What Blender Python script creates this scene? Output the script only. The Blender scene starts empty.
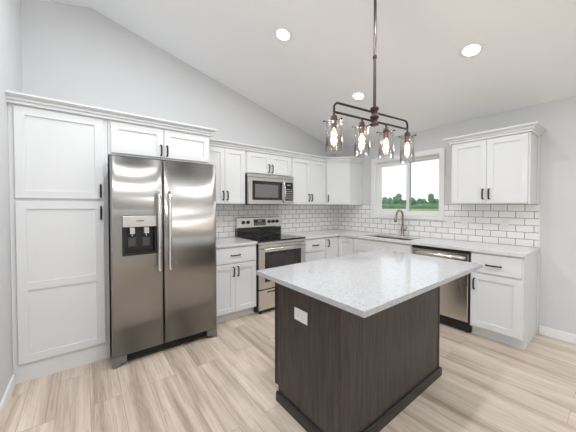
import bpy, bmesh, math, random
from mathutils import Vector, Matrix, noise
random.seed(7)
scene = bpy.context.scene
COL = scene.collection
PI = math.pi

# ------------------------------------------------------------------ camera
cam_d = bpy.data.cameras.new('camera')
cam = bpy.data.objects.new('camera', cam_d); COL.objects.link(cam)
cam.location = (-3.7912, -3.4190, 1.3516)
cam.rotation_euler = (PI/2 - 0.0192, 0, -0.6574)
cam_d.sensor_width = 36; cam_d.lens = 262.25/576*36
cam_d.shift_y = -4.92/576
cam_d.clip_start = 0.02; cam_d.clip_end = 1000
scene.camera = cam

# ------------------------------------------------------------------ view, world, light
vs = scene.view_settings
vs.view_transform = 'Standard'; vs.look = 'None'; vs.gamma = 1; vs.use_curve_mapping = False
vs.exposure = 0.46
scene.cycles.max_bounces = 10
scene.cycles.diffuse_bounces = 5
scene.cycles.glossy_bounces = 5
scene.cycles.transparent_max_bounces = 16
scene.cycles.sample_clamp_indirect = 6

w = bpy.data.worlds.new('sky'); scene.world = w; w.use_nodes = True
nt = w.node_tree; nt.nodes.clear()
wo = nt.nodes.new('ShaderNodeOutputWorld'); bg = nt.nodes.new('ShaderNodeBackground')
tc = nt.nodes.new('ShaderNodeTexCoord'); sx = nt.nodes.new('ShaderNodeSeparateXYZ')
rp = nt.nodes.new('ShaderNodeValToRGB')
rp.color_ramp.elements[0].position = 0.0; rp.color_ramp.elements[0].color = (0.93, 0.95, 0.97, 1)
rp.color_ramp.elements[1].position = 0.6; rp.color_ramp.elements[1].color = (0.70, 0.80, 0.95, 1)
nt.links.new(tc.outputs['Generated'], sx.inputs[0]); nt.links.new(sx.outputs['Z'], rp.inputs[0])
nt.links.new(rp.outputs[0], bg.inputs[0]); bg.inputs[1].default_value = 1.0
nt.links.new(bg.outputs[0], wo.inputs[0])


def area(name, loc, rot, sx_, sy_, power, color=(1, 1, 1), spread=PI):
    d = bpy.data.lights.new(name, 'AREA'); d.shape = 'RECTANGLE'
    d.size = sx_; d.size_y = sy_; d.energy = power; d.color = color; d.spread = spread
    o = bpy.data.objects.new(name, d); COL.objects.link(o)
    o.location = loc; o.rotation_euler = rot
    return o


XL_ = -4.238
# fill lights added in unseen openings behind the camera
area('right_fill_light', (-0.02, -5.6, 1.55), (PI/2, 0, PI/2), 2.0, 1.2, 3, (0.95, 0.98, 1.0))  # added fill from the right, behind the camera
area('left_fill_light', (XL_+0.03, -5.45, 1.06), (PI/2, 0, -PI/2), 2.9, 1.95, 12, (0.95, 0.98, 1.0))  # added fill from the left, behind the camera
area('fridge_band_light', (-2.3, -7.58, 1.855), (PI/2, 0, 0), 2.85, 0.15, 7, (0.95, 0.98, 1.0))  # added strip light that makes the bright band on the fridge doors
LAMP_W = 12.0
BULB_W = 1.8

# ------------------------------------------------------------------ materials
MATS = {}


def mat(name, col, rough=0.5, metal=0.0, spec=0.5, coat=0.0, **k):
    m = bpy.data.materials.new(name); m.use_nodes = True
    b = m.node_tree.nodes['Principled BSDF']
    b.inputs['Base Color'].default_value = (*col, 1)
    b.inputs['Roughness'].default_value = rough
    b.inputs['Metallic'].default_value = metal
    b.inputs['Specular IOR Level'].default_value = spec
    b.inputs['Coat Weight'].default_value = coat
    if 'emit' in k:
        b.inputs['Emission Color'].default_value = (*k['emit'], 1)
        b.inputs['Emission Strength'].default_value = k.get('power', 1)
    MATS[name] = m
    return m


def N(m, t, **kw):
    n = m.node_tree.nodes.new(t)
    for k, v in kw.items():
        setattr(n, k, v)
    return n


def L(m, a, b):
    m.node_tree.links.new(a, b)


def bsdf(m):
    return m.node_tree.nodes['Principled BSDF']


def mapping(m, scale, rot=(0, 0, 0), loc=(0, 0, 0)):
    t = N(m, 'ShaderNodeTexCoord'); mp = N(m, 'ShaderNodeMapping')
    mp.inputs['Scale'].default_value = scale; mp.inputs['Rotation'].default_value = rot
    mp.inputs['Location'].default_value = loc
    L(m, t.outputs['Object'], mp.inputs[0])
    return mp.outputs[0]


def bump(m, height, strength=0.2, dist=0.002):
    b = N(m, 'ShaderNodeBump'); b.inputs['Strength'].default_value = strength
    b.inputs['Distance'].default_value = dist
    L(m, height, b.inputs['Height']); L(m, b.outputs[0], bsdf(m).inputs['Normal'])


def paint(name, col, rough, scale=180, strength=0.08):
    m = mat(name, col, rough, spec=0.3)
    n = N(m, 'ShaderNodeTexNoise'); n.inputs['Scale'].default_value = scale; n.inputs['Detail'].default_value = 2
    L(m, mapping(m, (1, 1, 1)), n.inputs['Vector']); bump(m, n.outputs[0], strength)
    return m


M_WALL = paint('wall_paint', (0.68, 0.685, 0.695), 0.7)
M_CEIL = paint('ceiling_paint', (0.91, 0.92, 0.93), 0.8, 60, 0.12)
M_TRIM = mat('white_trim', (0.86, 0.86, 0.86), 0.35)
M_CAB = paint('white_cabinet_paint', (0.76, 0.77, 0.78), 0.36, 300, 0.02)
M_HANDLE = mat('bronze_black_metal', (0.014, 0.012, 0.011), 0.5, 0.2)
M_BLACK = mat('black_plastic', (0.012, 0.012, 0.013), 0.35)
M_DARKGLASS = mat('black_glass', (0.006, 0.006, 0.007), 0.05, spec=0.6, coat=0.3)
M_FOOT = mat('foot_cover_grey', (0.20, 0.20, 0.205), 0.4, 0.4)
M_GREYMETAL = mat('dark_grey_metal', (0.09, 0.09, 0.095), 0.45, 0.5)
M_OUTLET = mat('outlet_plastic', (0.85, 0.84, 0.82), 0.35)
M_SLOT = mat('outlet_slot', (0.05, 0.05, 0.05), 0.5)
M_CHROME = mat('polished_handle_steel', (0.80, 0.78, 0.75), 0.16, 1.0)
M_NICKEL = mat('brushed_nickel', (0.34, 0.29, 0.22), 0.3, 1.0)
M_BAR = mat('blackened_bronze', (0.014, 0.009, 0.008), 0.5, 0.3)
M_BRONZE = mat('oil_rubbed_bronze', (0.060, 0.034, 0.032), 0.34, 0.8)
M_ROD = mat('brushed_bronze_rod', (0.22, 0.16, 0.155), 0.3, 0.9)


def steel(name, col=(0.68, 0.65, 0.62), rough=0.26, axis='x', wave=0.0):
    m = mat(name, col, rough, 1.0)
    sc = (3, 200, 200) if axis == 'x' else (200, 200, 3)
    n = N(m, 'ShaderNodeTexNoise'); n.inputs['Scale'].default_value = 1.5; n.inputs['Detail'].default_value = 3
    L(m, mapping(m, sc), n.inputs['Vector'])
    r = N(m, 'ShaderNodeMapRange'); r.inputs['To Min'].default_value = rough-0.02; r.inputs['To Max'].default_value = rough+0.02
    L(m, n.outputs[0], r.inputs['Value']); L(m, r.outputs[0], bsdf(m).inputs['Roughness'])
    if wave:
        bsdf(m).inputs['Anisotropic'].default_value = 0.75; tg = N(m, 'ShaderNodeTangent', direction_type='RADIAL', axis='Z'); L(m, tg.outputs[0], bsdf(m).inputs['Tangent'])
        n2 = N(m, 'ShaderNodeTexNoise'); n2.inputs['Scale'].default_value = 2.2; n2.inputs['Detail'].default_value = 1
        L(m, mapping(m, (1.6, 1, 0.9)), n2.inputs['Vector']); bump(m, n2.outputs[0], 1.0, wave)
    return m


M_STEEL = steel('stainless_steel')
M_FRIDGE = steel('fridge_stainless_steel', (0.37, 0.355, 0.34), 0.31, 'x', 0.0025)
M_SINK = steel('sink_steel', (0.55, 0.55, 0.55), 0.3)


def thin_glass(name, tint=(1, 1, 1), ior=1.45, gloss=1.0):
    m = bpy.data.materials.new(name); m.use_nodes = True
    t = m.node_tree; t.nodes.clear()
    o = t.nodes.new('ShaderNodeOutputMaterial'); mx = t.nodes.new('ShaderNodeMixShader')
    tr = t.nodes.new('ShaderNodeBsdfTransparent'); tr.inputs[0].default_value = (*tint, 1)
    gl = t.nodes.new('ShaderNodeBsdfGlossy'); gl.inputs['Roughness'].default_value = 0.02
    lw = t.nodes.new('ShaderNodeLayerWeight'); lw.inputs['Blend'].default_value = 0.5
    pw = t.nodes.new('ShaderNodeMath'); pw.operation = 'POWER'; pw.inputs[1].default_value = 5 - (ior-1.45)*20
    t.links.new(lw.outputs['Facing'], pw.inputs[0])
    fr = t.nodes.new('ShaderNodeMath'); fr.operation = 'MULTIPLY_ADD'; fr.inputs[1].default_value = 0.93; fr.inputs[2].default_value = 0.045
    t.links.new(pw.outputs[0], fr.inputs[0])
    mm = t.nodes.new('ShaderNodeMath'); mm.operation = 'MULTIPLY'; mm.inputs[1].default_value = gloss; mm.use_clamp = True
    t.links.new(fr.outputs[0], mm.inputs[0]); t.links.new(mm.outputs[0], mx.inputs[0])
    t.links.new(tr.outputs[0], mx.inputs[1]); t.links.new(gl.outputs[0], mx.inputs[2])
    t.links.new(mx.outputs[0], o.inputs[0])
    return m


M_PANE = thin_glass('window_glass', (0.98, 1.0, 0.99))
M_SHADE = thin_glass('clear_shade_glass', (0.97, 0.97, 0.97), 1.52, 1.5)
M_BULBGLASS = thin_glass('amber_bulb_glass', (1.0, 0.86, 0.74), 1.45)
M_FILAMENT = mat('glowing_filament', (1, 0.7, 0.4), 0.5, emit=(1.0, 0.66, 0.40), power=11)
M_LENS = mat('lit_lens', (1, 1, 1), 0.5, emit=(1.0, 0.97, 0.92), power=6)


def quartz(name, base, spk, rough):
    m = mat(name, base, rough, spec=0.5)
    v = N(m, 'ShaderNodeTexNoise'); v.inputs['Scale'].default_value = 190; v.inputs['Detail'].default_value = 3
    n = N(m, 'ShaderNodeTexNoise'); n.inputs['Scale'].default_value = 35; n.inputs['Detail'].default_value = 4
    mp = mapping(m, (1, 1, 1)); L(m, mp, v.inputs['Vector']); L(m, mp, n.inputs['Vector'])
    r = N(m, 'ShaderNodeValToRGB')
    r.color_ramp.elements[0].position = 0.36; r.color_ramp.elements[0].color = (*spk, 1)
    r.color_ramp.elements[1].position = 0.47; r.color_ramp.elements[1].color = (*base, 1)
    L(m, v.outputs[0], r.inputs[0])
    r2 = N(m, 'ShaderNodeValToRGB')
    r2.color_ramp.elements[0].position = 0.35; r2.color_ramp.elements[0].color = (0.94, 0.94, 0.94, 1)
    r2.color_ramp.elements[1].position = 0.6; r2.color_ramp.elements[1].color = (1, 1, 1, 1)
    L(m, n.outputs[0], r2.inputs[0])
    mx = N(m, 'ShaderNodeMixRGB', blend_type='MULTIPLY'); mx.inputs[0].default_value = 1
    L(m, r.outputs[0], mx.inputs[1]); L(m, r2.outputs[0], mx.inputs[2]); L(m, mx.outputs[0], bsdf(m).inputs['Base Color'])
    return m


M_QUARTZ = quartz('white_quartz', (0.46, 0.47, 0.48), (0.32, 0.325, 0.335), 0.06)
MATS['white_quartz'].node_tree.nodes['Principled BSDF'].inputs['Specular IOR Level'].default_value = 0.3
M_QUARTZ2 = quartz('grey_white_quartz', (0.78, 0.775, 0.77), (0.60, 0.595, 0.59), 0.12)


def wood_dark():
    m = mat('dark_stained_wood', (0.05, 0.04, 0.037), 0.42, spec=0.4)
    n = N(m, 'ShaderNodeTexNoise'); n.inputs['Scale'].default_value = 3.0; n.inputs['Detail'].default_value = 8
    n.inputs['Roughness'].default_value = 0.65; n.inputs['Distortion'].default_value = 0.4
    L(m, mapping(m, (14, 14, 1.0)), n.inputs['Vector'])
    r = N(m, 'ShaderNodeValToRGB')
    r.color_ramp.elements[0].position = 0.3; r.color_ramp.elements[0].color = (0.030, 0.022, 0.020, 1)
    r.color_ramp.elements[1].position = 0.75; r.color_ramp.elements[1].color = (0.090, 0.068, 0.060, 1)
    L(m, n.outputs[0], r.inputs[0]); L(m, r.outputs[0], bsdf(m).inputs['Base Color'])
    bump(m, n.outputs[0], 0.15)
    return m


M_WOOD = wood_dark()
M_WOODTRIM = mat('dark_stained_trim', (0.022, 0.018, 0.017), 0.35)


def plank_floor():
    m = mat('plank_floor', (0.4, 0.33, 0.27), 0.33, spec=0.45)
    vec = mapping(m, (1, 1, 1), (0, 0, PI/2))
    b = N(m, 'ShaderNodeTexBrick')
    b.inputs['Color1'].default_value = (0, 0, 0, 1); b.inputs['Color2'].default_value = (1, 1, 1, 1)
    b.inputs['Mortar'].default_value = (0.5, 0.5, 0.5, 1)
    b.inputs['Scale'].default_value = 1; b.inputs['Brick Width'].default_value = 1.22
    b.inputs['Row Height'].default_value = 0.18; b.inputs['Mortar Size'].default_value = 0.0012
    b.offset = 0.37; b.inputs['Mortar Smooth'].default_value = 0.1
    L(m, vec, b.inputs['Vector'])
    # grain: stretched along the plank (object y), shifted by each plank's own tone
    g = N(m, 'ShaderNodeTexNoise', noise_dimensions='4D'); g.inputs['Scale'].default_value = 1.0; g.inputs['Detail'].default_value = 7
    g.inputs['Roughness'].default_value = 0.62; g.inputs['Distortion'].default_value = 0.6
    L(m, mapping(m, (14, 0.9, 1)), g.inputs['Vector'])
    sc = N(m, 'ShaderNodeMath', operation='MULTIPLY'); sc.inputs[1].default_value = 17
    L(m, b.outputs['Color'], sc.inputs[0]); L(m, sc.outputs[0], g.inputs['W'])
    rg = N(m, 'ShaderNodeValToRGB'); e = rg.color_ramp.elements
    e[0].position = 0.28; e[0].color = (0.37, 0.285, 0.218, 1)
    e[1].position = 0.66; e[1].color = (0.80, 0.70, 0.60, 1)
    k = e.new(0.47); k.color = (0.64, 0.545, 0.455, 1)
    L(m, g.outputs[0], rg.inputs[0])
    rt = N(m, 'ShaderNodeValToRGB'); e = rt.color_ramp.elements
    e[0].position = 0.0; e[0].color = (0.88, 0.865, 0.85, 1); e[1].position = 1; e[1].color = (1.06, 1.05, 1.04, 1)
    L(m, b.outputs['Color'], rt.inputs[0])
    mx = N(m, 'ShaderNodeMixRGB', blend_type='MULTIPLY'); mx.inputs[0].default_value = 1
    L(m, rg.outputs[0], mx.inputs[1]); L(m, rt.outputs[0], mx.inputs[2])
    g2 = N(m, 'ShaderNodeTexNoise', noise_dimensions='4D'); g2.inputs['Scale'].default_value = 1.0; g2.inputs['Detail'].default_value = 5
    g2.inputs['Roughness'].default_value = 0.7; g2.inputs['Distortion'].default_value = 1.2
    L(m, mapping(m, (75, 3.0, 1)), g2.inputs['Vector']); L(m, sc.outputs[0], g2.inputs['W'])
    r2 = N(m, 'ShaderNodeValToRGB'); e = r2.color_ramp.elements
    e[0].position = 0.30; e[0].color = (0.74, 0.69, 0.65, 1); e[1].position = 0.50; e[1].color = (1, 1, 1, 1)
    L(m, g2.outputs[0], r2.inputs[0])
    m3 = N(m, 'ShaderNodeMixRGB', blend_type='MULTIPLY'); m3.inputs[0].default_value = 1
    L(m, mx.outputs[0], m3.inputs[1]); L(m, r2.outputs[0], m3.inputs[2]); mx = m3
    mo = N(m, 'ShaderNodeMixRGB', blend_type='MIX'); mo.inputs[2].default_value = (0.34, 0.27, 0.21, 1)
    L(m, b.outputs['Fac'], mo.inputs[0]); L(m, mx.outputs[0], mo.inputs[1])
    L(m, mo.outputs[0], bsdf(m).inputs['Base Color'])
    bump(m, g.outputs[0], 0.06)
    return m


M_FLOOR = plank_floor()


def subway(name, axis):
    m = mat(name, (0.8, 0.78, 0.76), 0.18, spec=0.5)
    t = N(m, 'ShaderNodeTexCoord'); s = N(m, 'ShaderNodeSeparateXYZ'); c = N(m, 'ShaderNodeCombineXYZ')
    L(m, t.outputs['Object'], s.inputs[0]); L(m, s.outputs['X' if axis == 'x' else 'Y'], c.inputs[0])
    sub = N(m, 'ShaderNodeMath', operation='SUBTRACT'); sub.inputs[1].default_value = 0.914
    L(m, s.outputs['Z'], sub.inputs[0]); L(m, sub.outputs[0], c.inputs[1])
    b = N(m, 'ShaderNodeTexBrick'); b.offset = 0.5
    b.inputs['Color1'].default_value = (0.88, 0.875, 0.87, 1); b.inputs['Color2'].default_value = (0.93, 0.925, 0.92, 1)
    b.inputs['Mortar'].default_value = (0.15, 0.145, 0.14, 1); b.inputs['Scale'].default_value = 1
    b.inputs['Brick Width'].default_value = 0.152; b.inputs['Row Height'].default_value = 0.076
    b.inputs['Mortar Size'].default_value = 0.0028; b.inputs['Mortar Smooth'].default_value = 0.15
    L(m, c.outputs[0], b.inputs['Vector']); L(m, b.outputs['Color'], bsdf(m).inputs['Base Color'])
    inv = N(m, 'ShaderNodeMath', operation='SUBTRACT'); inv.inputs[0].default_value = 1
    L(m, b.outputs['Fac'], inv.inputs[1]); bump(m, inv.outputs[0], 0.5, 0.001)
    r = N(m, 'ShaderNodeMapRange'); r.inputs['To Min'].default_value = 0.18; r.inputs['To Max'].default_value = 0.8
    L(m, b.outputs['Fac'], r.inputs['Value']); L(m, r.outputs[0], bsdf(m).inputs['Roughness'])
    return m


M_TILE_A = subway('subway_tile_range_wall', 'x')
M_TILE_B = subway('subway_tile_window_wall', 'y')


def field():
    m = mat('meadow', (0.3, 0.33, 0.12), 0.9, spec=0.1)
    n = N(m, 'ShaderNodeTexNoise'); n.inputs['Scale'].default_value = 1.0; n.inputs['Detail'].default_value = 5
    L(m, mapping(m, (0.045, 0.03, 1)), n.inputs['Vector'])
    r = N(m, 'ShaderNodeValToRGB'); e = r.color_ramp.elements
    e[0].position = 0.38; e[0].color = (0.15, 0.20, 0.06, 1); e[1].position = 0.60; e[1].color = (0.52, 0.50, 0.24, 1)
    k = e.new(0.48); k.color = (0.36, 0.40, 0.14, 1)
    L(m, n.outputs[0], r.inputs[0]); L(m, r.outputs[0], bsdf(m).inputs['Base Color'])
    return m


M_FIELD = field()
M_LEAF = mat('tree_leaves', (0.075, 0.16, 0.065), 0.8, spec=0.2)
_n = N(M_LEAF, 'ShaderNodeTexNoise'); _n.inputs['Scale'].default_value = 1.4; _n.inputs['Detail'].default_value = 5
_r = N(M_LEAF, 'ShaderNodeValToRGB')
_r.color_ramp.elements[0].position = 0.35; _r.color_ramp.elements[0].color = (0.10, 0.19, 0.10, 1)
_r.color_ramp.elements[1].position = 0.65; _r.color_ramp.elements[1].color = (0.30, 0.46, 0.26, 1)
L(M_LEAF, mapping(M_LEAF, (1, 1, 1)), _n.inputs['Vector']); L(M_LEAF, _n.outputs[0], _r.inputs[0])
L(M_LEAF, _r.outputs[0], bsdf(M_LEAF).inputs['Base Color'])
M_BARK = mat('bark', (0.12, 0.09, 0.07), 0.9)


# ------------------------------------------------------------------ mesh helpers
def box(bm, x0, x1, y0, y1, z0, z1, bev=0.0, seg=1):
    t = bmesh.new()
    bmesh.ops.create_cube(t, size=1)
    for v in t.verts:
        v.co = Vector(((x0+x1)/2+v.co.x*abs(x1-x0), (y0+y1)/2+v.co.y*abs(y1-y0), (z0+z1)/2+v.co.z*abs(z1-z0)))
    if bev:
        bmesh.ops.bevel(t, geom=list(t.edges), offset=bev, segments=seg, affect='EDGES', profile=0.5)
    me = bpy.data.meshes.new('tmp'); t.to_mesh(me); t.free(); bm.from_mesh(me); bpy.data.meshes.remove(me)


def lathe(bm, prof, c=(0, 0, 0), seg=24, axis='z', close=True):
    rings = []
    for r, z in prof:
        ring = []
        for i in range(seg):
            a = 2*PI*i/seg
            p = Vector((r*math.cos(a), r*math.sin(a), z))
            if axis == 'y': p = Vector((p.x, p.z, p.y))
            if axis == 'x': p = Vector((p.z, p.x, p.y))
            ring.append(bm.verts.new(p+Vector(c)))
        rings.append(ring)
    fs = []
    for a, b in zip(rings, rings[1:]):
        for i in range(seg):
            fs.append(bm.faces.new((a[i], a[(i+1) % seg], b[(i+1) % seg], b[i])))
    if close:
        fs.append(bm.faces.new(rings[0])); fs.append(bm.faces.new(rings[-1]))
    bmesh.ops.recalc_face_normals(bm, faces=fs)
    for f in fs: f.smooth = True


def tube(bm, pts, r, seg=10, caps=True):
    pts = [Vector(p) for p in pts]
    rr = r if isinstance(r, (list, tuple)) else [r]*len(pts)
    rings = []; up = None
    for i, p in enumerate(pts):
        d = (pts[min(i+1, len(pts)-1)]-pts[max(i-1, 0)]).normalized()
        if up is None:
            up = Vector((0, 0, 1)) if abs(d.z) < 0.9 else Vector((1, 0, 0))
        s = d.cross(up).normalized(); up = s.cross(d).normalized()
        rings.append([bm.verts.new(p+(s*math.cos(2*PI*k/seg)+up*math.sin(2*PI*k/seg))*rr[i]) for k in range(seg)])
    fs = []
    for a, b in zip(rings, rings[1:]):
        for i in range(seg):
            fs.append(bm.faces.new((a[i], a[(i+1) % seg], b[(i+1) % seg], b[i])))
    if caps:
        fs.append(bm.faces.new(rings[0])); fs.append(bm.faces.new(rings[-1]))
    bmesh.ops.recalc_face_normals(bm, faces=fs)
    for f in fs: f.smooth = True


def prism(bm, poly, z0, z1):
    a = [bm.verts.new((x, y, z0)) for x, y in poly]; b = [bm.verts.new((x, y, z1)) for x, y in poly]
    n = len(poly); fs = [bm.faces.new(a), bm.faces.new(b)]
    for i in range(n):
        fs.append(bm.faces.new((a[i], a[(i+1) % n], b[(i+1) % n], b[i])))
    bmesh.ops.recalc_face_normals(bm, faces=fs)


def front(bm, x0, x1, z0, z1, yb, yf, panels=(), recess=0.010, c=0.0015, slope=0.0012, open_panels=False):
    """slab facing -y with recessed panels [(px0,px1,pz0,pz1)] stacked in one column"""
    fs = []
    def q(*p): fs.append(bm.faces.new([bm.verts.new(v) for v in p]))
    def ringf(a, b, ya, yb_):
        (ax0, ax1, az0, az1), (bx0, bx1, bz0, bz1) = a, b
        A = [(ax0, ya, az0), (ax1, ya, az0), (ax1, ya, az1), (ax0, ya, az1)]
        B = [(bx0, yb_, bz0), (bx1, yb_, bz0), (bx1, yb_, bz1), (bx0, yb_, bz1)]
        for i in range(4):
            j = (i+1) % 4; q(A[i], A[j], B[j], B[i])
    o = (x0, x1, z0, z1); i_ = (x0+c, x1-c, z0+c, z1-c)
    ringf(o, o, yb, yf+c); ringf(o, i_, yf+c, yf)
    q((x0, yb, z0), (x1, yb, z0), (x1, yb, z1), (x0, yb, z1))
    if not panels:
        q((i_[0], yf, i_[2]), (i_[1], yf, i_[2]), (i_[1], yf, i_[3]), (i_[0], yf, i_[3]))
    else:
        px0, px1 = panels[0][0], panels[0][1]
        xs = [i_[0], px0, px1, i_[1]]; zs = [i_[2]]
        for p in panels: zs += [p[2], p[3]]
        zs.append(i_[3])
        for a in range(3):
            for b in range(len(zs)-1):
                if a == 1 and b % 2 == 1: continue
                q((xs[a], yf, zs[b]), (xs[a+1], yf, zs[b]), (xs[a+1], yf, zs[b+1]), (xs[a], yf, zs[b+1]))
        for p in panels:
            p2 = (p[0]+slope, p[1]-slope, p[2]+slope, p[3]-slope)
            ringf(p, p2, yf, yf+recess)
            q((p2[0], yf+recess, p2[2]), (p2[1], yf+recess, p2[2]), (p2[1], yf+recess, p2[3]), (p2[0], yf+recess, p2[3]))
    bmesh.ops.remove_doubles(bm, verts=bm.verts, dist=1e-5)
    bmesh.ops.recalc_face_normals(bm, faces=bm.faces)


def obj(name, bm, material, parent=None, label=None, kind=None, cat=None, group=None, loc=None):
    me = bpy.data.meshes.new(name); bm.to_mesh(me); bm.free()
    for mm in (material if isinstance(material, (list, tuple)) else [material]):
        me.materials.append(mm)
    o = bpy.data.objects.new(name, me); COL.objects.link(o)
    if parent: o.parent = parent
    if loc: o.location = loc
    for k, v in (('label', label), ('kind', kind), ('category', cat), ('group', group)):
        if v: o[k] = v
    return o


def thing(name, label, cat, loc=(0, 0, 0), rz=0, group=None):
    o = bpy.data.objects.new(name, None); COL.objects.link(o)
    o.empty_display_size = 0.1
    o.location = loc; o.rotation_euler = (0, 0, rz)
    o['label'] = label; o['category'] = cat
    if group: o['group'] = group
    return o


def struct(name, bm, m, parent=None, label=None):
    return obj(name, bm, m, parent, label=label, kind=None if parent else 'structure')


def B(): return bmesh.new()


def bx(*a, **k):
    b = B(); box(b, *a, **k); return b


# ------------------------------------------------------------------ the room shell
XL, YF, WT = -4.238, -7.5, 0.15
HZ, SL, RX, RZ = 2.4263, 0.25994, -3.7258, 3.3948
zl = RZ-(RX-XL)*SL                                   # ceiling height at the left wall

struct('floor', bx(XL-WT, WT, YF-WT, WT, -0.1, 0), M_FLOOR)

b = B()
P = [(WT, HZ-SL*WT), (RX, RZ), (XL-WT, zl-SL*WT)]
for y in (0,):
    pr = [(p[0], p[1]) for p in P] + [(p[0], p[1]+0.12) for p in reversed(P)]
    A_ = [b.verts.new((x, WT, z)) for x, z in pr]; B_ = [b.verts.new((x, YF-WT, z)) for x, z in pr]
    n = len(pr); b.faces.new(A_); b.faces.new(B_)
    for i in range(n): b.faces.new((A_[i], A_[(i+1) % n], B_[(i+1) % n], B_[i]))
bmesh.ops.recalc_face_normals(b, faces=b.faces)
struct('ceiling', b, M_CEIL)


def gable(y0, y1, holes=()):
    """gable wall between x=XL and 0; holes (x0,x1,z0,z1)"""
    b = B()
    def col(x0, x1, z0=0, z1=None):
        def top(x): return HZ-SL*x if x > RX else RZ-(RX-x)*SL
        t0 = top(x0) if z1 is None else z1; t1 = top(x1) if z1 is None else z1
        v = [b.verts.new(p) for p in ((x0, y0, z0), (x1, y0, z0), (x1, y0, t1), (x0, y0, t0),
                                      (x0, y1, z0), (x1, y1, z0), (x1, y1, t1), (x0, y1, t0))]
        for f in ((0, 1, 2, 3), (4, 5, 6, 7), (0, 1, 5, 4), (1, 2, 6, 5), (2, 3, 7, 6), (3, 0, 4, 7)):
            b.faces.new([v[i] for i in f])
    xs = sorted({XL-0.0, RX, 0.0} | {h[0] for h in holes} | {h[1] for h in holes})
    for a, c in zip(xs, xs[1:]):
        hh = [h for h in holes if h[0] <= a and h[1] >= c]
        if hh:
            if hh[0][2] > 0: col(a, c, 0, hh[0][2])
            col(a, c, hh[0][3])
        else: col(a, c)
    bmesh.ops.recalc_face_normals(b, faces=b.faces)
    return b


struct('wall_back', gable(0, WT), M_WALL)
PD = (-3.8, -0.8, 0.92, 1.98)                        # front window opening
PL = (-7.0, -3.9, 0.02, 2.06)                        # added, unseen patio door opening in the left wall (y0,y1,z0,z1)
struct('wall_front', gable(YF-WT, YF, [PD]), M_WALL)
b = B(); box(b, XL-WT, XL, PL[1], WT, 0, zl); box(b, XL-WT, XL, YF, PL[0], 0, zl); box(b, XL-WT, XL, PL[0], PL[1], PL[3], zl); box(b, XL-WT, XL, PL[0], PL[1], 0, PL[2])
struct('wall_left', b, M_WALL)
# right wall with the sink window and an added, unseen one (y0,y1,z0,z1)
W1 = (-1.872, -0.862, 1.225, 2.062)
W2 = (-6.6, -4.6, 0.95, 2.15)
b = B()
ys = [YF, W2[0], W2[1], W1[0], W1[1], WT]
box(b, 0, WT, YF, W2[0], 0, HZ); box(b, 0, WT, W2[1], W1[0], 0, HZ); box(b, 0, WT, W1[1], WT, 0, HZ)
for wn in (W1, W2):
    box(b, 0, WT, wn[0], wn[1], 0, wn[2]); box(b, 0, WT, wn[0], wn[1], wn[3], HZ)
struct('wall_right', b, M_WALL)
struct('baseboard_left', bx(XL, XL+0.014, PL[1]+0.07, -0.632, 0, 0.095, bev=0.003), M_TRIM)
struct('baseboard_right', bx(-0.014, 0, YF, -2.865, 0, 0.092, bev=0.003), M_TRIM)
struct('baseboard_front', bx(XL, 0, YF, YF+0.014, 0, 0.095, bev=0.003), M_TRIM)

# window over the sink
win = bpy.data.objects.new('window_1', None); COL.objects.link(win); win.location = (0, -1.37, 1.2); win['kind'] = 'structure'
win['label'] = 'white framed sliding window above the kitchen sink'


def frame_yz(b, x0, x1, y0, y1, z0, z1, wy, wz=None, bev=0.002):
    wz = wz or wy
    box(b, x0, x1, y0, y0+wy, z0, z1, bev=bev); box(b, x0, x1, y1-wy, y1, z0, z1, bev=bev)
    box(b, x0, x1, y0+wy, y1-wy, z0, z0+wz, bev=bev); box(b, x0, x1, y0+wy, y1-wy, z1-wz, z1, bev=bev)


def wpart(name, bb, m, label=None):
    o = obj(name, bb, m, win, label=label); o.matrix_parent_inverse = Matrix.Translation(win.location).inverted(); return o


y0, y1, z0, z1 = W1
b = B(); frame_yz(b, -0.022, 0, y0-0.055, y1+0.062, z0-0.065, z1+0.068, 0.064, 0.070)
wpart('window_casing', b, M_TRIM)
b = B(); frame_yz(b, 0.0, 0.13, y0, y1, z0, z1, 0.012, bev=0); frame_yz(b, 0.045, 0.12, y0+0.012, y1-0.012, z0+0.012, z1-0.012, 0.028)
wpart('window_frame', b, M_TRIM)
ym = (y0+y1)/2-0.012
b = B(); frame_yz(b, 0.055, 0.080, ym-0.026, y1-0.04, z0+0.04, z1-0.04, 0.040); wpart('window_sash', b, M_TRIM)
wpart('window_pane', bx(0.066, 0.070, ym+0.012, y1-0.073, z0+0.073, z1-0.073), M_PANE)
b = B(); frame_yz(b, 0.085, 0.110, y0+0.02, ym+0.024, z0+0.03, z1-0.03, 0.026); wpart('window_sash', b, M_TRIM)
wpart('window_pane', bx(0.096, 0.100, y0+0.045, ym, z0+0.055, z1-0.055), M_PANE)
wpart('interlock_strip', bx(0.0815, 0.0845, ym-0.046, ym-0.0265, z0+0.05, z1-0.05), mat('grey_green_seal', (0.30, 0.38, 0.36), 0.5), label='grey green strip beside the meeting rail')
b = B(); box(b, 0.050, 0.056, ym-0.008, ym+0.006, 1.60, 1.66, bev=0.002); wpart('window_latch', b, M_TRIM)

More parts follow.
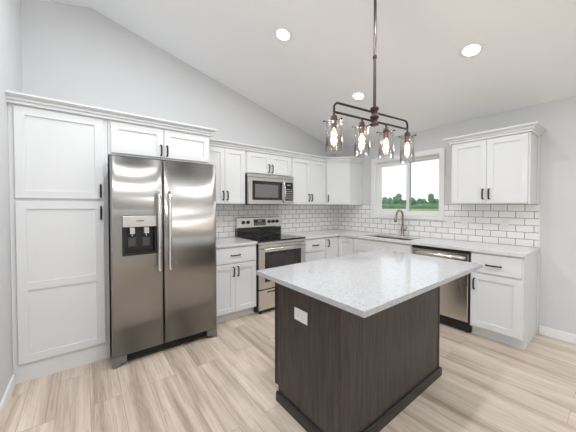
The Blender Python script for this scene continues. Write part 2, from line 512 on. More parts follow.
# unseen windows and patio door, put in behind the camera for light
def sideframe(nm, x, xi, o, wcas, wfr, mull):
    """x: inner wall face, xi: +1 when the wall lies towards +x; o = (y0,y1,z0,z1)"""
    e = bpy.data.objects.new(nm, None); COL.objects.link(e); e['kind'] = 'structure'
    def fx(a, c): return (x+xi*a, x+xi*c) if xi > 0 else (x-c, x-a)
    b = B(); frame_yz(b, *fx(-0.02, 0.0), o[0]-wcas, o[1]+wcas, o[2]-wcas if o[2] > 0.1 else 0.0, o[3]+wcas, wcas); obj('casing', b, M_TRIM, e)
    b = B(); frame_yz(b, *fx(0.05, 0.11), o[0], o[1], o[2], o[3], wfr)
    for m_ in mull: box(b, *fx(0.05, 0.11), m_-wfr/2, m_+wfr/2, o[2]+wfr, o[3]-wfr)
    obj('frame', b, M_TRIM, e)
    obj('pane', bx(*fx(0.078, 0.082), o[0]+wfr, o[1]-wfr, o[2]+wfr, o[3]-wfr), M_PANE, e)


sideframe('added_window_2', 0, 1, W2, 0.07, 0.05, (-5.6,))  # invented opening, out of view, holds the right fill light
sideframe('added_door_1', XL, -1, PL, 0.07, 0.08, (-5.45,))  # invented opening, out of view, holds the left fill light
e = bpy.data.objects.new('window_3', None); COL.objects.link(e); e['kind'] = 'structure'
def frame_xz(b, x0, x1, y0, y1, z0, z1, w_):
    box(b, x0, x0+w_, y0, y1, z0, z1); box(b, x1-w_, x1, y0, y1, z0, z1); box(b, x0+w_, x1-w_, y0, y1, z0, z0+w_); box(b, x0+w_, x1-w_, y0, y1, z1-w_, z1)
b = B(); frame_xz(b, PD[0]-0.07, PD[1]+0.07, YF, YF+0.02, PD[2]-0.07, PD[3]+0.07, 0.07); obj('casing', b, M_TRIM, e)
b = B(); frame_xz(b, PD[0], PD[1], YF-0.11, YF-0.05, PD[2], PD[3], 0.05)
for x in (-2.8, -1.8): box(b, x-0.04, x+0.04, YF-0.11, YF-0.05, PD[2]+0.05, PD[3]-0.05)
obj('frame', b, M_TRIM, e)
obj('pane', bx(PD[0]+0.05, PD[1]-0.05, YF-0.082, YF-0.078, PD[2]+0.05, PD[3]-0.05), M_PANE, e)
obj('reflection_mask_blind', bx(PD[0]+0.052, PD[1]-0.052, YF-0.045, YF-0.040, PD[2]+0.052, 1.775), M_CEIL, e)  # invented blind, leaves only a narrow bright strip to reflect in the fridge

# ------------------------------------------------------------------ outside
struct('ground_outside', bx(-400, 400, -400, 400, -0.4, -0.3), M_FIELD)


def tree_mesh(seed, h, r):
    random.seed(seed)
    b = B(); tube(b, [(0, 0, 0), (0.1, 0, h*0.3), (0, 0.1, h*0.6)], [0.28, 0.2, 0.1], 7)
    nb = len(b.faces)
    for k in range(9):
        cz = h*(0.35+0.5*random.random()); rr = r*(0.45+0.3*random.random())*(1.15-0.5*cz/h)
        a = random.random()*6.28; d = r*0.55*random.random()
        c = Vector((d*math.cos(a), d*math.sin(a), cz))
        t = bmesh.new(); bmesh.ops.create_icosphere(t, subdivisions=2, radius=rr)
        for v in t.verts:
            v.co *= 1+0.35*noise.noise(v.co*1.3+Vector((k*3.1, seed, 0)))
            v.co.z *= 1.1
            v.co += c
        me = bpy.data.meshes.new('t'); t.to_mesh(me); t.free(); b.from_mesh(me); bpy.data.meshes.remove(me)
    b.faces.ensure_lookup_table()
    for f in b.faces[nb:]: f.material_index = 1
    return b


protos = []
for s, h, r in ((1, 8.0, 3.4), (2, 9.5, 3.0), (3, 7.0, 3.8)):
    protos.append(obj('field_tree', tree_mesh(s, h, r), [M_BARK, M_LEAF], None))
TL = 'dark green leafy tree in the line across the far field beyond the window'
random.seed(23)
k_t = 0
for row in range(3):
    D0 = 192+row*12; n_t = 12
    for i in range(n_t):
        t = protos[k_t] if k_t < 3 else protos[random.randrange(3)].copy()
        if k_t >= 3: COL.objects.link(t)
        k_t += 1
        az = PI/2-(0.6574+math.radians(13+23.5*(i+0.33*row+random.uniform(-.06, .06))/n_t))
        D = D0+random.uniform(-1.5, 1.5)
        t.location = (-3.79+D*math.cos(az), -3.42+D*math.sin(az), -0.3)
        s = random.uniform(0.88, 1.1)
        t.scale = (s*0.95, s*0.95, s*random.uniform(0.84, 1.04)); t.rotation_euler = (0, 0, random.uniform(0, 6.28))
        t['label'] = TL; t['category'] = 'tree'; t['group'] = 'trees across the far field'
b = B()
random.seed(5)
for i in range(260):
    az = math.radians(90-(37.67+13+24*random.random())); D = random.uniform(182, 184)
    t = bmesh.new(); bmesh.ops.create_icosphere(t, subdivisions=1, radius=random.uniform(1.8, 3.2))
    for v in t.verts:
        v.co *= 1+0.3*noise.noise(v.co*2+Vector((i, 0, 0))); v.co += Vector((-3.79+D*math.cos(az), -3.42+D*math.sin(az), -0.1))
    me = bpy.data.meshes.new('t'); t.to_mesh(me); t.free(); b.from_mesh(me); bpy.data.meshes.remove(me)
obj('undergrowth', b, M_LEAF, None, label='low green undergrowth along the foot of the distant trees', kind='stuff', cat='bushes')

# ------------------------------------------------------------------ cabinet kit (local frame: front faces -y, x to the right)


def handle(parent, x, z, yf, length=0.105, vertical=True):
    b = B(); h = length/2; pr = 0.030
    pts = [(-h, 0, 0), (-h, -pr*0.75, 0), (-h*0.86, -pr*0.95, 0), (-h*0.4, -pr, 0), (h*0.4, -pr, 0), (h*0.86, -pr*0.95, 0), (h, -pr*0.75, 0), (h, 0, 0)]
    if vertical: pts = [(0, p[1], p[0]) for p in pts]
    tube(b, pts, [0.008, 0.007, 0.007, 0.0078, 0.0078, 0.007, 0.007, 0.008], 8)
    return obj('handle', b, M_HANDLE, parent, loc=(x, yf, z), label='black bronze arched pull')


RAIL = 0.058


def shaker(parent, x0, x1, z0, z1, yb, splits=(), m=None, name='door'):
    b = B(); pans = []; zs = [z0] + list(splits) + [z1]
    cuts = [z0+RAIL]
    for s in splits: cuts += [s-RAIL/2, s+RAIL/2]
    cuts.append(z1-RAIL)
    for i in range(0, len(cuts), 2): pans.append((x0+RAIL, x1-RAIL, cuts[i], cuts[i+1]))
    front(b, x0, x1, z0, z1, yb, yb-0.02, pans)
    return obj(name, b, m or M_CAB, parent)


def slab(parent, x0, x1, z0, z1, yb, name='drawer', m=None):
    b = B(); front(b, x0, x1, z0, z1, yb, yb-0.02, ())
    return obj(name, b, m or M_CAB, parent)


def carcass(parent, w, d, z0, z1, toe=False, m=None):
    b = B(); g = 0.0006
    box(b, g, w-g, -d, -0.002, z0, z1, bev=0.001)
    if toe: box(b, g, w-g, -d+0.065, -0.002, 0, z0)
    return obj('carcass', b, m or M_CAB, parent)


GAP = 0.0015
# --- pantry
pan = thing('pantry_cabinet', 'tall white pantry cabinet in the left corner beside the refrigerator', 'cabinet', (XL, 0, 0))
pw = -3.631-XL
carcass(pan, pw, 0.61, 0.0, 2.12)
d = shaker(pan, 0.032, 0.573, 1.412, 2.098, -0.61); handle(d, 0.553, 1.482, -0.63)
d = shaker(pan, 0.032, 0.573, 0.150, 1.386, -0.61, splits=(0.735,)); handle(d, 0.553, 1.292, -0.63)

# --- over the refrigerator
ofc = thing('wall_cabinet', 'white two-door cabinet mounted above the refrigerator', 'cabinet', (-3.630, 0, 0))
carcass(ofc, 0.920, 0.61, 1.808, 2.12)
d = shaker(ofc, 0.022, 0.452, 1.826, 2.098, -0.61); handle(d, 0.428, 1.893, -0.63, 0.095)
d = shaker(ofc, 0.458, 0.910, 1.826, 2.098, -0.61); handle(d, 0.482, 1.893, -0.63, 0.095)


def upper(label, loc, rz, w, z0=1.372, z1=2.09, two=True, gap_side=(0.016, 0.016)):
    c = thing('wall_cabinet', label, 'cabinet', loc, rz, 'white wall cabinets')
    carcass(c, w, 0.33, z0, z1)
    a, e = gap_side[0], w-gap_side[1]; mid = (a+e)/2
    hz = z0+0.11 if z1-z0 > 0.5 else z0+0.088
    d = shaker(c, a, mid-GAP, z0+0.012, z1-0.018, -0.33); handle(d, mid-0.028, hz, -0.35)
    d = shaker(c, mid+GAP, e, z0+0.012, z1-0.018, -0.33); handle(d, mid+0.028, hz, -0.35)
    return c


upper('white two-door wall cabinet between the refrigerator and the microwave', (-2.708, 0, 0), 0, 0.589)
upper('short white two-door wall cabinet directly above the microwave', (-2.118, 0, 0), 0, 0.763, z0=1.785)
upper('white two-door wall cabinet right of the microwave', (-1.354, 0, 0), 0, 0.743)
wr = upper('white two-door wall cabinet right of the window', (0, -2.124, 0), -PI/2, 0.706)
obj('scribe_strip', bx(0.7065, 0.722, -0.02, -0.002, 1.372, 2.088), M_CAB, wr)

# diagonal corner wall cabinet
cc = thing('corner_wall_cabinet', 'white single-door cabinet set diagonally across the room corner', 'cabinet', (-0.61, -0.33, 0), 0)
b = B(); g = 0.001
prism(b, [(g, 0), (0.28, -0.28+g), (0.608, -0.28+g), (0.608, 0.328), (g, 0.328)], 1.372, 2.09)
obj('carcass', b, M_CAB, cc)
L_d = 0.28*math.sqrt(2)
dd = shaker(cc, 0.018, L_d-0.018, 1.384, 2.072, 0.0); dd.rotation_euler = (0, 0, -PI/4)
handle(dd, 0.018+0.028, 1.482, -0.02)


# --- crown mouldings
def crown(label, path, zt, loc):
    prof = [(0.001, -0.07), (0.010, -0.07), (0.010, -0.052), (0.024, -0.044), (0.026, -0.030), (0.046, -0.021), (0.050, -0.019), (0.050, -0.014), (0.060, -0.013), (0.060, 0.0), (0.001, 0.0)]
    b = B(); P = [Vector(p) for p in path]; rings = []
    def nrm(i): d = (P[i+1]-P[i]).normalized(); return Vector((d.y, -d.x))
    for i, p in enumerate(P):
        if i == 0: m_ = nrm(0); k = 1
        elif i == len(P)-1: m_ = nrm(i-1); k = 1
        else:
            a, c = nrm(i-1), nrm(i); m_ = (a+c).normalized(); k = 1/m_.dot(a)
        rings.append([b.verts.new((p.x+m_.x*o*k-loc[0], p.y+m_.y*o*k-loc[1], zt+z)) for o, z in prof])
    n = len(prof)
    for a, c in zip(rings, rings[1:]):
        for i in range(n): b.faces.new((a[i], a[(i+1) % n], c[(i+1) % n], c[i]))
    b.faces.new(rings[0]); b.faces.new(rings[-1])
    bmesh.ops.recalc_face_normals(b, faces=b.faces)
    return obj('crown_molding', b, M_CAB, None, label=label, cat='molding', loc=(loc[0], loc[1], 0))


crown('white crown molding along the top of the pantry and refrigerator cabinets', [(XL, -0.631), (-2.709, -0.631), (-2.709, -0.002)], 2.181, (-3.5, -0.6))
crown('white crown molding along the cabinets from refrigerator to room corner', [(-2.64, -0.351), (-0.618, -0.351), (-0.351, -0.618), (-0.002, -0.618)], 2.150, (-1.5, -0.35))
crown('white crown molding on the cabinet right of the window', [(-0.002, -2.122), (-0.351, -2.122), (-0.351, -2.832), (-0.002, -2.832)], 2.150, (-0.3, -2.5))


# --- base cabinets
def base(label, loc, rz, w, hollow=False):
    c = thing('base_cabinet', label, 'cabinet', loc, rz, 'white base cabinets')
    if not hollow: carcass(c, w, 0.61, 0.10, 0.882, toe=True); return c
    b = B(); g = 0.0006
    box(b, g, 0.019, -0.61, -0.002, 0.10, 0.882); box(b, w-0.019, w-g, -0.61, -0.002, 0.10, 0.882)
    box(b, 0.019, w-0.019, -0.61, -0.002, 0.10, 0.118); box(b, 0.019, w-0.019, -0.61, -0.592, 0.118, 0.882)
    box(b, g, w-g, -0.545, -0.002, 0, 0.10)
    obj('carcass', b, M_CAB, c)
    return c


c = base('white base cabinet with a drawer over two doors, between refrigerator and range', (-2.705, 0, 0), 0, 0.583)
d = slab(c, 0.012, 0.572, 0.692, 0.866, -0.61); handle(d, 0.292, 0.780, -0.63, 0.11, False)
d = shaker(c, 0.012, 0.2905, 0.116, 0.676, -0.61); handle(d, 0.2635, 0.59, -0.63)
d = shaker(c, 0.2935, 0.572, 0.116, 0.676, -0.61); handle(d, 0.3205, 0.59, -0.63)
c = base('narrow white base cabinet with stacked drawers right of the range', (-1.350, 0, 0), 0, 0.435)
for a, e in ((0.692, 0.866), (0.408, 0.677), (0.116, 0.393)):
    d = slab(c, 0.014, 0.423, a, e, -0.61); handle(d, 0.2185, (a+e)/2, -0.63, 0.11, False)
# corner
c = thing('corner_base_cabinet', 'white corner base cabinet with angled bifold doors under the counter corner', 'cabinet', (-0.9145, 0, 0))
b = B()
prism(b, [(0.001, -0.002), (0.001, -0.61), (0.3045, -0.61), (0.3045, -0.9135), (0.9125, -0.9135), (0.9125, -0.002)], 0.10, 0.882)
prism(b, [(0.001, -0.002), (0.001, -0.545), (0.37, -0.545), (0.37, -0.9135), (0.9125, -0.9135), (0.9125, -0.002)], 0.0, 0.10)
obj('carcass', b, M_CAB, c)
d = shaker(c, 0.008, 0.283, 0.116, 0.866, -0.61); handle(d, 0.045, 0.785, -0.63)
d = shaker(c, 0.0, 0.275, 0.116, 0.866, 0.0); d.location = (0.3045, -0.632, 0); d.rotation_euler = (0, 0, -PI/2)
# sink base
c = base('wide white sink base cabinet below the window', (0, -0.9155, 0), -PI/2, 0.888, True)
slab(c, 0.014, 0.874, 0.705, 0.866, -0.61, name='false_front')
d = shaker(c, 0.014, 0.4425, 0.116, 0.690, -0.61); handle(d, 0.415, 0.60, -0.63)
d = shaker(c, 0.4455, 0.874, 0.116, 0.690, -0.61); handle(d, 0.473, 0.60, -0.63)
# end base
c = base('white base cabinet with one drawer and one door at the right end', (0, -2.424, 0), -PI/2, 0.421)
d = slab(c, 0.012, 0.409, 0.680, 0.866, -0.61); handle(d, 0.20, 0.765, -0.63, 0.115, False)
d = shaker(c, 0.012, 0.409, 0.120, 0.664, -0.61); handle(d, 0.040, 0.555, -0.63)
obj('scribe_strip', bx(0.4215, 0.435, -0.022, -0.002, 0.0, 0.882), M_CAB, c)

# --- countertops
b = B(); box(b, -2.705, -2.121, -0.645, -0.010, 0.884, 0.914, bev=0.003, seg=2)
obj('countertop', b, M_QUARTZ2, None, label='short pale grey speckled countertop between refrigerator and range', cat='countertop')
SK = (-0.545, -0.165, -1.72, -1.02)      # sink cut-out x0,x1,y0,y1
b = B()
box(b, -1.352, -0.646, -0.645, -0.010, 0.884, 0.914); box(b, -0.646, -0.010, -1.02, -0.010, 0.884, 0.914)
box(b, -0.646, -0.010, -2.862, -1.72, 0.884, 0.914); box(b, -0.646, SK[0], -1.72, -1.02, 0.884, 0.914); box(b, SK[1], -0.010, -1.72, -1.02, 0.884, 0.914)
bmesh.ops.remove_doubles(b, verts=b.verts, dist=1e-5)
obj('countertop', b, M_QUARTZ2, None, label='long pale grey speckled countertop running round the corner and under the window', cat='countertop')

# --- backsplash
obj('backsplash', bx(-2.705, -0.0085, -0.009, -0.0005, 0.9145, 1.371), M_TILE_A, None, label='white subway tile backsplash with dark grout behind the range', cat='backsplash')
b = B(); YW = (W1[0]-0.056, W1[1]+0.063)
box(b, -0.008, -0.0005, YW[1], -0.0005, 0.9145, 1.371); box(b, -0.008, -0.0005, YW[0], YW[1], 0.9145, W1[2]-0.067); box(b, -0.008, -0.0005, -2.850, YW[0], 0.9145, 1.371)
bs = obj('backsplash', b, M_TILE_B, None, label='white subway tile backsplash with dark grout around the window bottom', cat='backsplash')
obj('edge_trim', bx(-0.011, -0.0005, -2.857, -2.850, 0.9145, 1.371), M_TRIM, bs, label='white edge strip')


# --- outlets
def outlet(label, loc, rz, horiz=False, switch=False, cat='outlet'):
    o = thing('switch_plate' if switch else 'outlet_plate', label, cat, loc, rz)
    w_, h_ = (0.122, 0.076) if horiz else (0.074, 0.118)
    b = B(); box(b, -w_/2, w_/2, -0.006, 0, -h_/2, h_/2, bev=0.002, seg=2); obj('cover_plate', b, M_OUTLET, o)
    if switch:
        b = B(); box(b, -0.017, 0.017, -0.009, -0.0055, -0.033, 0.033, bev=0.002); obj('rocker', b, M_OUTLET, o); return o
    for s in (-1, 1):
        cx, cz = (s*0.022, 0) if horiz else (0, s*0.022)
        b = B(); box(b, cx-0.014, cx+0.014, -0.0085, -0.0055, cz-0.014, cz+0.014, bev=0.002); r = obj('socket', b, M_OUTLET, o)
        b = B()
        for k in (-1, 1):
            if horiz: box(b, cx-0.004, cx+0.004, -0.0092, -0.0084, cz+k*0.006-0.0009, cz+k*0.006+0.0009)
            else: box(b, cx+k*0.006-0.0009, cx+k*0.006+0.0009, -0.0092, -0.0084, cz-0.004, cz+0.004)
        obj('slots', b, M_SLOT, r)
    return o


outlet('white outlet plate on the tile left of the range', (-2.33, -0.0092, 1.15), 0)
outlet('white switch plate on the tile closest to the window', (-0.0082, -1.995, 1.155), -PI/2, switch=True, cat='switch')
outlet('white outlet plate on the tile left of centre under the right wall cabinet', (-0.0082, -2.165, 1.155), -PI/2)
outlet('white outlet plate on the tile nearest the right end of the counter', (-0.0082, -2.563, 1.155), -PI/2)

# ------------------------------------------------------------------ refrigerator
fr = thing('refrigerator', 'stainless steel side-by-side refrigerator with water dispenser', 'refrigerator', (-3.628, 0, 0))
FW = 0.897
obj('cabinet_body', bx(0.006, FW-0.006, -0.775, -0.03, 0.03, 1.745, bev=0.004), M_GREYMETAL, fr, label='dark grey body')
xm = 0.394
DX = (0.074, 0.340, 0.935, 1.272)       # dispenser x0,x1,z0,z1


def fdoor(x0, x1, hole=None):
    b = B()
    yf, yb = -0.848, -0.785; c = 0.012
    fs = []
    def q(*p): fs.append(b.faces.new([b.verts.new(v) for v in p]))
    # rounded left and right edges, flat brushed face
    prof = [(x0, yb), (x0, yf+c), (x0+c*0.3, yf+c*0.3), (x0+c, yf)]
    profr = [(x1-c, yf), (x1-c*0.3, yf+c*0.3), (x1, yf+c), (x1, yb)]
    z0, z1 = 0.098, 1.763
    for pr in (prof, profr):
        for a, d_ in zip(pr, pr[1:]): q((a[0], a[1], z0), (d_[0], d_[1], z0), (d_[0], d_[1], z1), (a[0], a[1], z1))
    X0, X1 = x0+c, x1-c
    def yc(x):
        t = (x-X0)/(X1-X0)*2-1
        return yf-0.005*(1-t*t)
    xs = [X0+(X1-X0)*k/12 for k in range(13)]
    if hole:
        xs = sorted([x for x in xs if min(abs(x-hole[0]), abs(x-hole[1])) > 0.012]+[hole[0], hole[1]])
        zs = [z0, hole[2], hole[3], z1]
    else: zs = [z0, z1]
    for a_, c_ in zip(xs, xs[1:]):
        for jz in range(len(zs)-1):
            if hole and jz == 1 and a_ >= hole[0]-1e-6 and c_ <= hole[1]+1e-6: continue
            q((a_, yc(a_), zs[jz]), (c_, yc(c_), zs[jz]), (c_, yc(c_), zs[jz+1]), (a_, yc(a_), zs[jz+1]))
    nsm = len(fs)
    if hole:
        hx0, hx1, hz0, hz1 = hole; yd = yb
        for hz_ in (hz0, hz1): q((hx0, yf, hz_), (hx1, yf, hz_), (hx1, yd, hz_), (hx0, yd, hz_))
        for hx_ in (hx0, hx1): q((hx_, yf, hz0), (hx_, yd, hz0), (hx_, yd, hz1), (hx_, yf, hz1))
    for f in fs[:nsm]: f.smooth = True
    fr_y = [(x, yc(x)) for x in xs[1:-1]]
    for z in (z0, z1):
        b.faces.new([b.verts.new((p[0], p[1], z)) for p in prof+fr_y+profr])
    q((x0, yb, z0), (x1, yb, z0), (x1, yb, z1), (x0, yb, z1))
    bmesh.ops.remove_doubles(b, verts=b.verts, dist=1e-5); bmesh.ops.recalc_face_normals(b, faces=b.faces)
    return b


def fhandle(par, x, sgn):
    b = B(); yf = -0.848; pr = 0.052
    zt, zb = 1.475, 0.755
    pts = [(x+sgn*0.006, yf+0.004, zt)]
    for k in range(1, 6):
        a = k/5*PI/2
        pts.append((x+sgn*0.006*(1-k/5), yf-pr*math.sin(a), zt-0.012-0.03*(1-math.cos(a))))
    for k in range(1, 12):
        t = k/12; pts.append((x, yf-pr-0.008*math.sin(PI*t), zt-0.045-(zt-zb-0.09)*t))
    for k in range(0, 6):
        a = (5-k)/5*PI/2; pts.append((x, yf-pr*math.sin(a) if k else yf-pr, zb+0.012+0.03*(1-math.cos(a))))
    tube(b, pts, 0.0155, 12)
    return obj('handle', b, M_CHROME, par, label='bright vertical bar handle')


dl = obj('freezer_door', fdoor(0.0, xm-0.004, DX), M_FRIDGE, fr, label='left freezer door with water dispenser')
dr = obj('refrigerator_door', fdoor(xm+0.004, FW, None), M_FRIDGE, fr, label='wider right door')
fhandle(dl, xm-0.042, -1); fhandle(dr, xm+0.045, 1)
x0, x1, z0, z1 = DX
b = B(); g = 0.004
box(b, x0+g, x1-g, -0.858, -0.80, z1-0.100, z1-g, bev=0.003)
dp = obj('dispenser_panel', b, M_STEEL, dl, label='grey control panel of the dispenser')
b = B()
box(b, x0, x1, -0.8565, -0.845, z0-0.004, z0+0.012); box(b, x0, x0+0.02, -0.8565, -0.79, z0+0.012, z1-0.1); box(b, x1-0.02, x1, -0.8565, -0.79, z0+0.012, z1-0.1)
box(b, x0, x1, -0.83, -0.786, z0+0.012, z0+0.02); box(b, x0+0.02, x1-0.02, -0.793, -0.786, z0+0.02, z1-0.1)
for k in range(7): box(b, x0+0.03, x1-0.03, -0.828+k*0.006, -0.825+k*0.006, z0+0.020, z0+0.026)
obj('dispenser_cavity', b, M_BLACK, dl, label='black recessed dispenser cavity')
for sx_ in (-1, 1):
    cx = (x0+x1)/2+sx_*0.055
    b = B(); box(b, cx-0.024, cx+0.024, -0.835, -0.795, z1-0.165, z1-0.102, bev=0.006)
    tube(b, [(cx, -0.812, z1-0.15), (cx, -0.812, z1-0.185)], 0.010, 10)
    obj('dispenser_nozzle', b, M_CHROME, dl)
    b = B(); box(b, cx-0.032, cx+0.032, -0.806, -0.798, z0+0.06, z0+0.145, bev=0.003); box(b, cx-0.022, cx+0.022, -0.812, -0.805, z0+0.065, z0+0.082, bev=0.003)
    obj('dispenser_paddle', b, M_GREYMETAL, dl)
b = B(); box(b, (x0+x1)/2-0.03, (x0+x1)/2+0.03, -0.8586, -0.8575, z1-0.052, z1-0.044); obj('emblem', b, M_GREYMETAL, dp)
b = B(); box(b, 0.01, FW-0.01, -0.80, -0.76, 0.02, 0.090)
for k in range(4): box(b, 0.03, FW-0.03, -0.806, -0.80, 0.03+k*0.015, 0.037+k*0.015)
obj('base_grille', b, M_BLACK, fr, label='black grille below the doors')
for x in (0.0, FW-0.10):
    b = B()
    pts_ = [(x, 0.0), (x+0.035, 0.0), (x+0.055, 0.03), (x+0.10, 0.035), (x+0.10, 0.092), (x, 0.092)] if x == 0 else [(x, 0.035), (x+0.045, 0.03), (x+0.065, 0.0), (x+0.10, 0.0), (x+0.10, 0.092), (x, 0.092)]
    a = [b.verts.new((p, -0.842, z)) for p, z in pts_]; e = [b.verts.new((p, -0.775, z)) for p, z in pts_]
    b.faces.new(a); b.faces.new(e)
    for i in range(6): b.faces.new((a[i], a[(i+1) % 6], e[(i+1) % 6], e[i]))
    bmesh.ops.recalc_face_normals(b, faces=b.faces); obj('foot', b, M_FOOT, fr, label='grey foot cover')
for x in (0.02, FW-0.07):
    obj('hinge_cover', bx(x, x+0.05, -0.84, -0.72, 1.7455, 1.772, bev=0.004), M_GREYMETAL, fr)

# ------------------------------------------------------------------ range
rg = thing('range', 'stainless steel electric range with black glass cooktop', 'range', (-2.1175, 0, 0))
RW = 0.761
obj('oven_body', bx(0.002, RW-0.002, -0.64, -0.015, 0.04, 0.898), M_BLACK, rg, label='black oven body')
b = B(); box(b, 0.0, RW, -0.672, -0.09, 0.898, 0.922, bev=0.005, seg=2); ct = obj('cooktop', b, M_DARKGLASS, rg, label='black glass cooktop')
for (cx, cy, r) in ((0.19, -0.50, 0.10), (0.56, -0.50, 0.115), (0.19, -0.24, 0.08), (0.56, -0.24, 0.08)):
    b = B(); lathe(b, [(r-0.003, 0.9222), (r, 0.9226), (r+0.002, 0.9222)], (cx, cy, 0), 40, close=False)
    obj('burner_ring', b, M_GREYMETAL, ct)
b = B(); front(b, 0.004, RW-0.004, 0.315, 0.862, -0.642, -0.672, [(0.085, RW-0.085, 0.40, 0.775)], recess=0.006, c=0.004, slope=0.003)
od = obj('oven_door', b, M_STEEL, rg)
b = B(); box(b, 0.088, RW-0.088, -0.671, -0.662, 0.403, 0.772); ow = obj('door_glass', b, M_DARKGLASS, od, label='black door window')
M_OVENIN = mat('oven_window_tint', (0.028, 0.022, 0.025), 0.08, spec=0.8)
obj('inner_window', bx(0.135, RW-0.135, -0.6725, -0.671, 0.445, 0.735), M_OVENIN, od)
b = B()
tube(b, [(0.045, -0.722, 0.818), (RW-0.045, -0.722, 0.818)], 0.013, 12)
for x in (0.07, RW-0.07): tube(b, [(x, -0.671, 0.818), (x, -0.722, 0.818)], 0.010, 10)
obj('handle', b, M_CHROME, od)
obj('front_strip', bx(0.004, RW-0.004, -0.655, -0.640, 0.866, 0.897), M_STEEL, rg)
b = B(); front(b, 0.004, RW-0.004, 0.055, 0.300, -0.642, -0.668, (), c=0.004)
ed = obj('storage_drawer', b, M_STEEL, rg)
obj('drawer_recess', bx(0.12, RW-0.12, -0.6685, -0.6665, 0.262, 0.278), M_BLACK, ed)
for x in (0.03, RW-0.07):
    for y in (-0.62, -0.08):
        b = B(); lathe(b, [(0.018, 0), (0.018, 0.008), (0.010, 0.012), (0.010, 0.041)], (x+0.02, y, 0), 12); obj('foot', b, M_BLACK, rg)
# backguard: black lower band and sloping steel control fascia
b = B()
box(b, 0.004, RW-0.004, -0.088, -0.012, 0.9225, 1.035)
obj('backguard', b, M_DARKGLASS, rg, label='black glass lower band of the backguard')
b = B()
pr = [(-0.010, 1.036), (-0.094, 1.036), (-0.098, 1.046), (-0.080, 1.180), (-0.070, 1.188), (-0.010, 1.188)]
a = [b.verts.new((0.0, y, z)) for y, z in pr]; e = [b.verts.new((RW, y, z)) for y, z in pr]
b.faces.new(a); b.faces.new(e)
for i in range(6): b.faces.new((a[i], a[(i+1) % 6], e[(i+1) % 6], e[i]))
bmesh.ops.recalc_face_normals(b, faces=b.faces)
cp = obj('control_panel', b, M_STEEL, rg)
tilt = math.atan2(0.018, 0.134)


def onpanel(x, z):
    return Vector((x, -0.098+(z-1.046)*0.018/0.134, z))


def disp(x0, x1, z0, z1, th, m, name, par):
    b = B(); box(b, x0, x1, -th, 0.001, z0, z1, bev=0.001)
    o = obj(name, b, m, par); p = onpanel(0, 1.112); o.location = (0, p.y, 1.112); o.rotation_euler = (-tilt, 0, 0); return o


ds = disp(0.265, 0.47, -0.048, 0.045, 0.003, M_DARKGLASS, 'display', cp)
M_BTN = mat('button_print', (0.45, 0.45, 0.45), 0.5)
M_DIGIT = mat('clock_digits', (0.3, 0.4, 0.42), 0.5, emit=(0.5, 0.7, 0.75), power=0.12)
b = B()
for k in range(4): box(b, 0.335+k*0.017, 0.346+k*0.017, -0.0036, -0.003, 0.010, 0.028)
o = obj('clock', b, M_DIGIT, cp); o.location = ds.location; o.rotation_euler = ds.rotation_euler
b = B()
for r_ in range(2):
    for k in range(6): box(b, 0.280+k*0.031, 0.298+k*0.031, -0.0036, -0.003, -0.035+r_*0.018, -0.027+r_*0.018)
o = obj('buttons', b, M_BTN, cp); o.location = ds.location; o.rotation_euler = ds.rotation_euler
for x in (0.095, 0.172, 0.535, 0.605, 0.680):
    b = B(); lathe(b, [(0.026, 0.0), (0.026, -0.006), (0.021, -0.008), (0.019, -0.026), (0.015, -0.028)], (0, 0, 0), 20, axis='y')
    box(b, -0.004, 0.004, -0.033, -0.020, -0.018, 0.018, bev=0.001)
    o = obj('knob', b, M_BLACK, cp); o.location = onpanel(x, 1.118); o.rotation_euler = (-tilt, 0, 0)

# ------------------------------------------------------------------ microwave
mw = thing('microwave', 'stainless steel over-the-range microwave with black door window', 'microwave', (-2.1175, 0, 0))
obj('cabinet_body', bx(0.001, RW-0.001, -0.375, -0.002, 1.374, 1.776, bev=0.002), M_BLACK, mw, label='black microwave body')
b = B(); front(b, 0.002, 0.588, 1.376, 1.735, -0.377, -0.405, [(0.062, 0.545, 1.432, 1.690)], recess=0.004, c=0.003)
md = obj('door', b, M_STEEL, mw)
obj('door_glass', bx(0.064, 0.543, -0.4035, -0.400, 1.434, 1.688), M_DARKGLASS, md)
M_MESH = mat('microwave_window_mesh', (0.16, 0.16, 0.165), 0.35)
obj('window_mesh', bx(0.105, 0.480, -0.4045, -0.4034, 1.468, 1.645), M_MESH, md, label='grey mesh window')
b = B(); pts = []
for k in range(13):
    t = k/12; pts.append((0.567, -0.405-0.045*math.sin(PI*min(1, max(0, t)))**0.5 if 0 < t < 1 else -0.404, 1.405+0.30*t))
tube(b, pts, 0.012, 10); obj('handle', b, M_CHROME, md)
b = B(); front(b, 0.591, RW-0.002, 1.376, 1.735, -0.377, -0.405, (), c=0.003); mp_ = obj('control_panel', b, M_STEEL, mw)
obj('keypad', bx(0.606, RW-0.022, -0.4075, -0.4045, 1.430, 1.690), M_DARKGLASS, mp_)
b = B()
for r_ in range(6):
    for k in range(3): box(b, 0.622+k*0.038, 0.642+k*0.038, -0.4085, -0.4075, 1.450+r_*0.027, 1.462+r_*0.027)
obj('buttons', b, M_BTN, mp_)
b = B()
for k in range(3): box(b, 0.64+k*0.022, 0.653+k*0.022, -0.4085, -0.4075, 1.642, 1.662)
obj('clock', b, M_DIGIT, mp_)
b = B(); box(b, 0.002, RW-0.002, -0.405, -0.377, 1.738, 1.775, bev=0.002)
obj('vent_strip', b, M_STEEL, mw)

